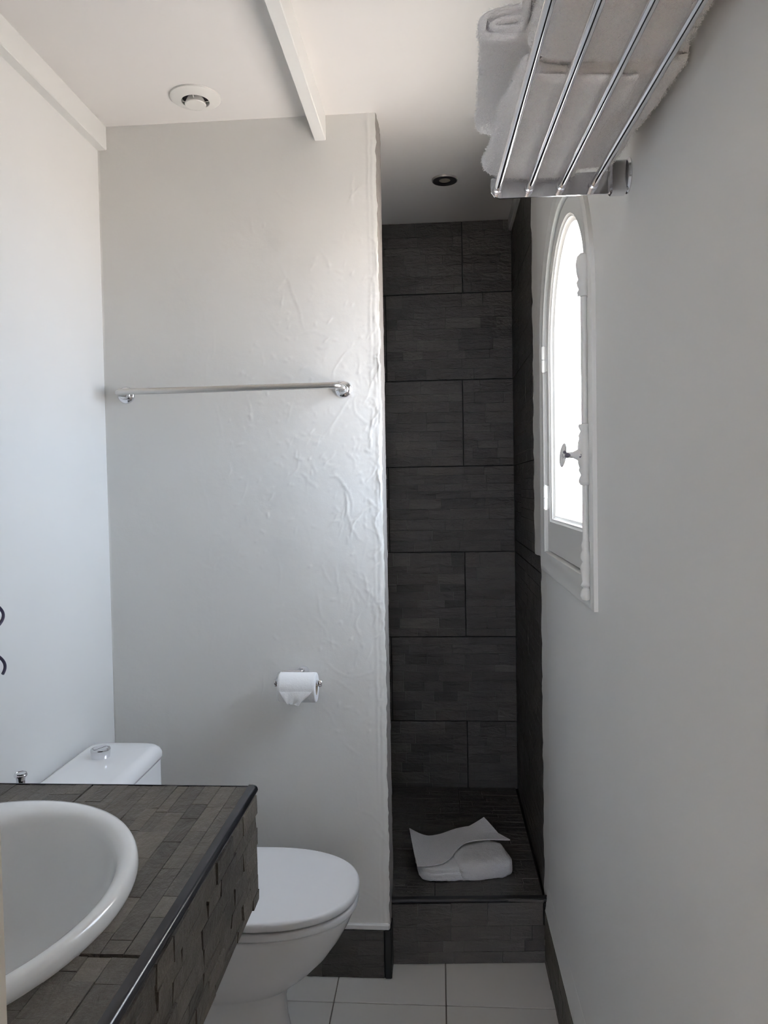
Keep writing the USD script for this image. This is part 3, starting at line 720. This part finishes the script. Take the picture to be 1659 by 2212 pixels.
for k in range(4):
    a = PI/2*k + 0.12; c, s = math.cos(a), math.sin(a)
    obj('rib', tube([(vx+0.024*c, vy+0.024*s, ZC-0.013), (vx+0.0352*c, vy+0.0352*s, ZC-0.010)], 0.0009, 8), M_vent, ve)
lx, ly = 0.035, 2.617
dl = thing('downlight', (lx, ly, ZC), 'small black recessed spotlight in the shower ceiling', 'ceiling light')
obj('trim_ring', cyl_ring([(0.0395, ZC+0.001), (0.0395, ZC-0.006), (0.0425, ZC-0.006), (0.0435, ZC-0.003), (0.0435, ZC+0.001)], lx, ly), M_steel, dl, smooth=40)
obj('baffle', cyl_ring([(0.019, ZC+0.001), (0.019, ZC-0.0045), (0.026, ZC-0.0062), (0.0397, ZC-0.0068), (0.0397, ZC+0.001)], lx, ly), M_blackmat, dl, smooth=40)
obj('lamp', lathe([(0, ZC-0.0058), (0.011, ZC-0.0054), (0.019, ZC-0.004), (0.019, ZC+0.001), (0, ZC+0.001)], (lx, ly, 0), 'z', 32), M_lens, dl, smooth=40)

# ------------------------------------------------------------------ towel shelf
ZK = 1.862
rk = thing('towel_shelf', (0.2, 0.92, ZK), 'chrome rail towel shelf high on the right wall', 'towel shelf')
for xn, xf in ((0.1135, 0.0985), (0.1615, 0.1475), (0.2130, 0.1965), (0.2595, 0.2460)):
    sl = (xn-xf)/(0.75-1.222)
    yn = 0.60
    obj('rail', tube([(xf+sl*(1.222-1.222), 1.226, ZK), (xf+sl*(yn-1.222), yn, ZK)], 0.0058, 16), M_chrome, rk, smooth=60)
    obj('collar', lathe([(0.0058, 0), (0.0078, 0.0005), (0.0078, 0.006), (0.0058, 0.0065)], (xf, 1.2225, ZK), '-y', 18), M_chrome, rk, smooth=40)
for yb_ in (1.2225, 0.598):
    band = Polygon([(0.294, ZK-0.014), (0.294, ZK+0.020), (0.094, ZK+0.020), (0.0885, ZK+0.016), (0.0875, ZK+0.006), (0.0885, ZK-0.004), (0.094, ZK-0.0115), (0.102, ZK-0.014)])
    bk = obj('bracket', extr(band, yb_, yb_+0.004, 'y'), M_chrome, rk)
    obj('wall_block', bx(0.270, XR-0.003, yb_-0.010, yb_+0.012, ZK-0.0155, ZK+0.034, 0.003), M_chrome, rk)
    obj('wall_plate', lathe([(0, -0.001), (0.026, -0.001), (0.0265, 0.002), (0.024, 0.005), (0, 0.005)], (XR, yb_+0.001, ZK+0.012), '-x', 32), M_chrome, rk, smooth=40)

def rolled(cx, y0, y1, zb, w, h, name, label, turns=2.2, th=0.0105, tilt=0.0, seed=1, flip=1, skew=0.0, group=None):
    """A towel folded round itself: a flattened spiral sheet, its axis running away from the camera."""
    ro = np.random.RandomState(seed); pts = []
    N = int(90*turns)
    for k in range(N):
        q = k/(N-1); a = q*turns*2*PI + 0.5
        shrink = (1-q)*turns*th*1.13
        aw, ah = w/2 - th*0.5 - shrink, h/2 - th*0.5 - shrink
        aw, ah = max(aw, 0.006), max(ah, 0.0035)
        c, s = math.cos(a), math.sin(a); p = 3.0
        pts.append((flip*aw*math.copysign(abs(c)**(2/p), c), ah*math.copysign(abs(s)**(2/p), s)))
    poly = LineString(pts).buffer(th*0.41, 6)
    if poly.geom_type != 'Polygon': poly = max(poly.geoms, key=lambda g: g.area)
    hull = Polygon(poly.exterior)
    def ring(P, n):
        L = P.exterior.length; return A([P.exterior.interpolate(L*k/n).coords[0] for k in range(n)])
    def body(P, n, ys, inset):
        R = ring(P, n); d = np.roll(R, -1, 0)-np.roll(R, 1, 0); d /= np.maximum(np.linalg.norm(d, axis=1), 1e-9)[:, None]; nrm = np.stack([d[:, 1], -d[:, 0]], 1)
        if Polygon(R).exterior.is_ccw is False: nrm = -nrm
        rs = []
        for y, e in zip(ys, inset):
            q = R - nrm*e
            pn = np.stack([q[:, 0]*16, np.full(n, y*16), q[:, 1]*16], 1) + seed*3.1
            dx_ = (meshkit.fbm(pn, 3, seed)-0.5)*0.016; dz_ = (meshkit.fbm(pn+7, 3, seed+2)-0.5)*0.014
            fine = (meshkit.fbm(pn*9, 2, seed+5)-0.5)*0.0022
            x = cx + q[:, 0] + dx_ + nrm[:, 0]*fine + skew*(y-(y0+y1)/2); z = zb + h/2 + q[:, 1] + dz_*np.clip((q[:, 1]+h/2)/h+0.25, 0, 1) + nrm[:, 1]*fine + tilt*(x-cx)
            # sits on the rails: flat below, sagging a little between them; stays off the wall
            low = zb - 0.0022*np.abs(np.sin((x-0.098)/0.049*PI))*(zb < 1.9)
            z = np.maximum(z, low + 0.0004 - 0.0*z); x = np.minimum(x, XR-0.004 - 0.002*np.cos(z*90))
            rs.append(np.stack([x, np.full(n, y) + (meshkit.noise(pn*1.5+20, seed)-0.5)*0.012*(e > 0.0005), z], 1))
        return np.array(rs)
    n = 460; ny = 46
    ys = np.concatenate([[y0+0.0002, y0+0.001, y0+0.003], np.linspace(y0+0.006, y1-0.006, ny), [y1-0.003, y1-0.001, y1]])
    ins = np.concatenate([[0.0036, 0.0022, 0.0008], np.zeros(ny), [0.0008, 0.0022, 0.0036]])
    R = body(hull, n, ys, ins)
    k = R.shape[1]; v = R.reshape(-1, 3); f = []
    i, j = np.meshgrid(np.arange(R.shape[0]-1), np.arange(k), indexing='ij'); a = (i*k+j).ravel(); b = (i*k+(j+1) % k).ravel()
    F = [np.stack([a, b, b+k], 1), np.stack([a, b+k, a+k], 1)]
    sh = m = tri(v, np.vstack(F))
    # caps by triangulating the end outline
    caps = []
    for e in (0, -1):
        p2 = Polygon(ring(hull, n)); vv, ff = trimesh.creation.triangulate_polygon(p2, engine='earcut')
        base = ring(hull, n); from scipy.spatial import cKDTree
        idx = cKDTree(base).query(vv)[1]; caps.append(tri(R[e][idx], ff if e == 0 else ff[:, ::-1]))
    out = cat_(m, *caps); out.fix_normals() if False else None
    if out.volume < 0: out.invert()
    path = thing(name, (cx, (y0+y1)/2, zb), label, 'towel', group)
    return path, out

def pile(parent, m, count, length, seed, width=0.00032):
    rs = np.random.RandomState(seed); v, f = A(m.vertices), A(m.faces)
    fn = np.cross(v[f[:, 1]]-v[f[:, 0]], v[f[:, 2]]-v[f[:, 0]]); ar = np.linalg.norm(fn, axis=1)
    wt = ar*np.where(fn[:, 1] < -0.75*ar, 0.08, 1.0)          # the cut ends show the folded layers, without pile
    i = rs.choice(len(f), count, p=wt/wt.sum()); a, b = rs.rand(2, count); sw = a+b > 1; a[sw], b[sw] = 1-a[sw], 1-b[sw]
    p = v[f[i, 0]]*(1-a-b)[:, None] + v[f[i, 1]]*a[:, None] + v[f[i, 2]]*b[:, None]
    n = fn[i]/np.maximum(ar[i], 1e-12)[:, None]; L = length*rs.uniform(0.6, 1.2, count)[:, None]
    d1 = n + rs.normal(0, 0.45, (count, 3)); d1 /= np.linalg.norm(d1, axis=1)[:, None]
    d2 = d1 + rs.normal(0, 0.6, (count, 3)); d2 /= np.linalg.norm(d2, axis=1)[:, None]
    pts = np.stack([p - n*0.0004, p + d1*L*0.5, p + d1*L*0.5 + d2*L*0.5], 1).reshape(-1, 3)
    keep = np.repeat((pts.reshape(-1, 3, 3)[:, :, 0] < XR-0.001).all(1), 3); pts = pts[keep] - locs[parent]
    c = UsdGeom.BasisCurves.Define(stage, numbered(parent + '/pile'))
    c.CreateTypeAttr('linear'); c.CreatePointsAttr([Gf.Vec3f(*map(float, q)) for q in pts]); c.CreateCurveVertexCountsAttr([3]*(len(pts)//3))
    c.CreateWidthsAttr([width]); c.SetWidthsInterpolation('constant')
    UsdShade.MaterialBindingAPI.Apply(c.GetPrim()).Bind(M_pile); c.GetPrim().SetCustomDataByKey('kind', 'stuff')

def towel(cx, y0, y1, zb, w, h, label, hem=True, **kw):
    p, m = rolled(cx, y0, y1, zb, w, h, 'folded_towel', label, **kw)
    obj('cloth', m, M_terry, p, smooth=55)
    pile(p, m, 45000, 0.0036, kw.get('seed', 1))
    return p
ZRAIL = ZK+0.0062
towel(0.1905, 0.925, 1.212, ZRAIL, 0.212, 0.054, 'folded white towel lying on the far half of the chrome rails', seed=3, turns=1.7, skew=-0.10)
towel(0.172, 0.945, 1.205, ZRAIL+0.0575, 0.236, 0.062, 'folded white towel stacked on another, its rolled end against the ceiling', seed=8, turns=1.9, flip=1, skew=0.03)
towel(0.1985, 0.62, 0.905, ZRAIL, 0.198, 0.084, 'folded white towel nearest the viewer, cut off by the picture top', seed=5, turns=2.4)

# ------------------------------------------------------------------ bath mat in the shower
bmt = thing('bath_mat', (0.05, 2.40, ZF), 'folded white bath mat lying on the dark shower floor', 'bath mat')
def pillow(x0, x1, y0, y1, z0, z1, rot, c, seed, r=0.018):
    nx, ny, nz = 44, 36, 10; sx, sy, sz = (x1-x0)/2, (y1-y0)/2, (z1-z0)/2
    m = trimesh.creation.icosphere(5, 1.0); v = A(m.vertices)
    # cube-sphere style rounding
    p = 5.0; nrm = (np.abs(v)**p).sum(1)**(1/p); q = v/nrm[:, None]
    P = q*A([sx, sy, sz]); P[:, 2] = np.sign(P[:, 2])*np.abs(P[:, 2])
    d = (meshkit.fbm(P*22+seed, 3, seed)-0.5)[:, None]*0.012 + (meshkit.fbm(P*150+seed, 2, seed+1)-0.5)[:, None]*0.003
    P = P + v/np.linalg.norm(v, axis=1)[:, None]*d
    ca, sa = math.cos(rot), math.sin(rot)
    W_ = np.stack([c[0]+(x0+x1)/2*ca-(y0+y1)/2*sa + P[:, 0]*ca-P[:, 1]*sa, c[1]+(x0+x1)/2*sa+(y0+y1)/2*ca + P[:, 0]*sa+P[:, 1]*ca, (z0+z1)/2+P[:, 2]], 1)
    W_[:, 2] = np.maximum(W_[:, 2], ZF)
    return tri(W_, m.faces)
C0, RT = (0.048, 2.40), 0.16
obj('lower_fold', pillow(-0.140, 0.125, -0.105, 0.10, ZF-0.004, ZF+0.032, RT, C0, 4), M_mat, bmt, smooth=60)
obj('upper_fold', pillow(-0.136, 0.12, -0.098, 0.10, ZF+0.018, ZF+0.044, RT, C0, 9), M_mat, bmt, smooth=60)
obj('wrapped_fold', pillow(-0.030, 0.142, -0.118, 0.03, ZF-0.003, ZF+0.058, RT+0.10, C0, 15), M_mat, bmt, smooth=60)
def flap():
    nu, nv = 60, 44; g = np.zeros((nv, nu, 3))
    for j in range(nv):
        for i in range(nu):
            u, w = i/(nu-1), j/(nv-1)
            x = -0.148 + 0.300*u + 0.012*max(0, (u-0.75)/0.25)*(1-w) - 0.050*max(0, (u-0.6)/0.4)*w; y = -0.092 + 0.196*w - 0.012*max(0, (u-0.8)/0.2)*(1-w)
            # front hem: low at the left, swept back over the wrapped fold on the right
            back = 1/(1+math.exp(-(u-0.42)*16)); y += back*(1-w)*0.105
            z = ZF+0.050 + 0.017*back
            z += 0.026*max(0, 1-u/0.22)**1.5*max(0, (w-0.35)/0.65)**1.2          # lifted left corner
            z += 0.034*max(0, (u-0.70)/0.30)**1.2*max(0, (w-0.45)/0.55)            # lifted right corner
            z -= 0.003*max(0, 1-w/0.16)*(1-back)
            z += 0.004*math.sin(u*7+w*3)*w
            ca, sa = math.cos(RT), math.sin(RT)
            g[j, i] = (C0[0]+x*ca-y*sa, C0[1]+x*sa+y*ca, z)
    top = g + A([0, 0, 0.0035]); v = np.concatenate([g.reshape(-1, 3), top.reshape(-1, 3)]); n0 = nu*nv; f = []
    for j in range(nv-1):
        for i in range(nu-1):
            a = j*nu+i; f += [(a, a+nu, a+nu+1), (a, a+nu+1, a+1), (n0+a, n0+a+1, n0+a+nu+1), (n0+a, n0+a+nu+1, n0+a+nu)]
    bd = [i for i in range(nu)] + [j*nu+nu-1 for j in range(1, nv)] + [(nv-1)*nu+i for i in range(nu-2, -1, -1)] + [j*nu for j in range(nv-2, 0, -1)]
    for a, b in zip(bd, bd[1:]+bd[:1]): f += [(a, b, n0+b), (a, n0+b, n0+a)]
    return tri(v, f)
obj('top_flap', flap(), M_mat, bmt, smooth=50, label='top layer with two corners turned up')

# ------------------------------------------------------------------ beyond the room: terrace outside, bedroom behind the camera
obj('ground', bx(-30, 30, -30, 30, -3.3, -3.2), M_ground, kind='structure', label='pale ground outside the window')
BY0, BX0, BX1 = -3.2, -2.2, 1.6
bd_ = thing('wall_bedroom', (0, -1.5, 0), kind='structure', label='white bedroom walls beyond the doorway')
obj('side_wall', bx(BX0-0.12, BX0, BY0, YR-0.1, -0.1, 2.6), M_wall, bd_)
obj('side_wall', bx(BX1, BX1+0.12, BY0, YR-0.1, -0.1, 2.6), M_wall, bd_)
obj('side_wall', cat_(bx(BX0-0.12, XL-0.1, YR-0.1, YR, -0.1, 2.6), bx(XR, BX1+0.12, YR-0.1, YR, -0.1, 2.6)), M_wall, bd_)
fw = Polygon([(BX0-0.12, -0.1), (BX1+0.12, -0.1), (BX1+0.12, 2.6), (BX0-0.12, 2.6)]).difference(sbox(-0.9, 0.95, 0.25, 1.9))
obj('window_wall', extr(fw, BY0-0.2, BY0, 'y'), M_wall, bd_)
obj('bedroom_ceiling', bx(BX0-0.12, BX1+0.12, BY0-0.2, YR-0.1, 2.5, 2.6), M_ceil, bd_)
obj('bedroom_floor', bx(BX0-0.12, BX1+0.12, BY0-0.2, YR-0.1, -0.1, -0.001), M_wooden, bd_)
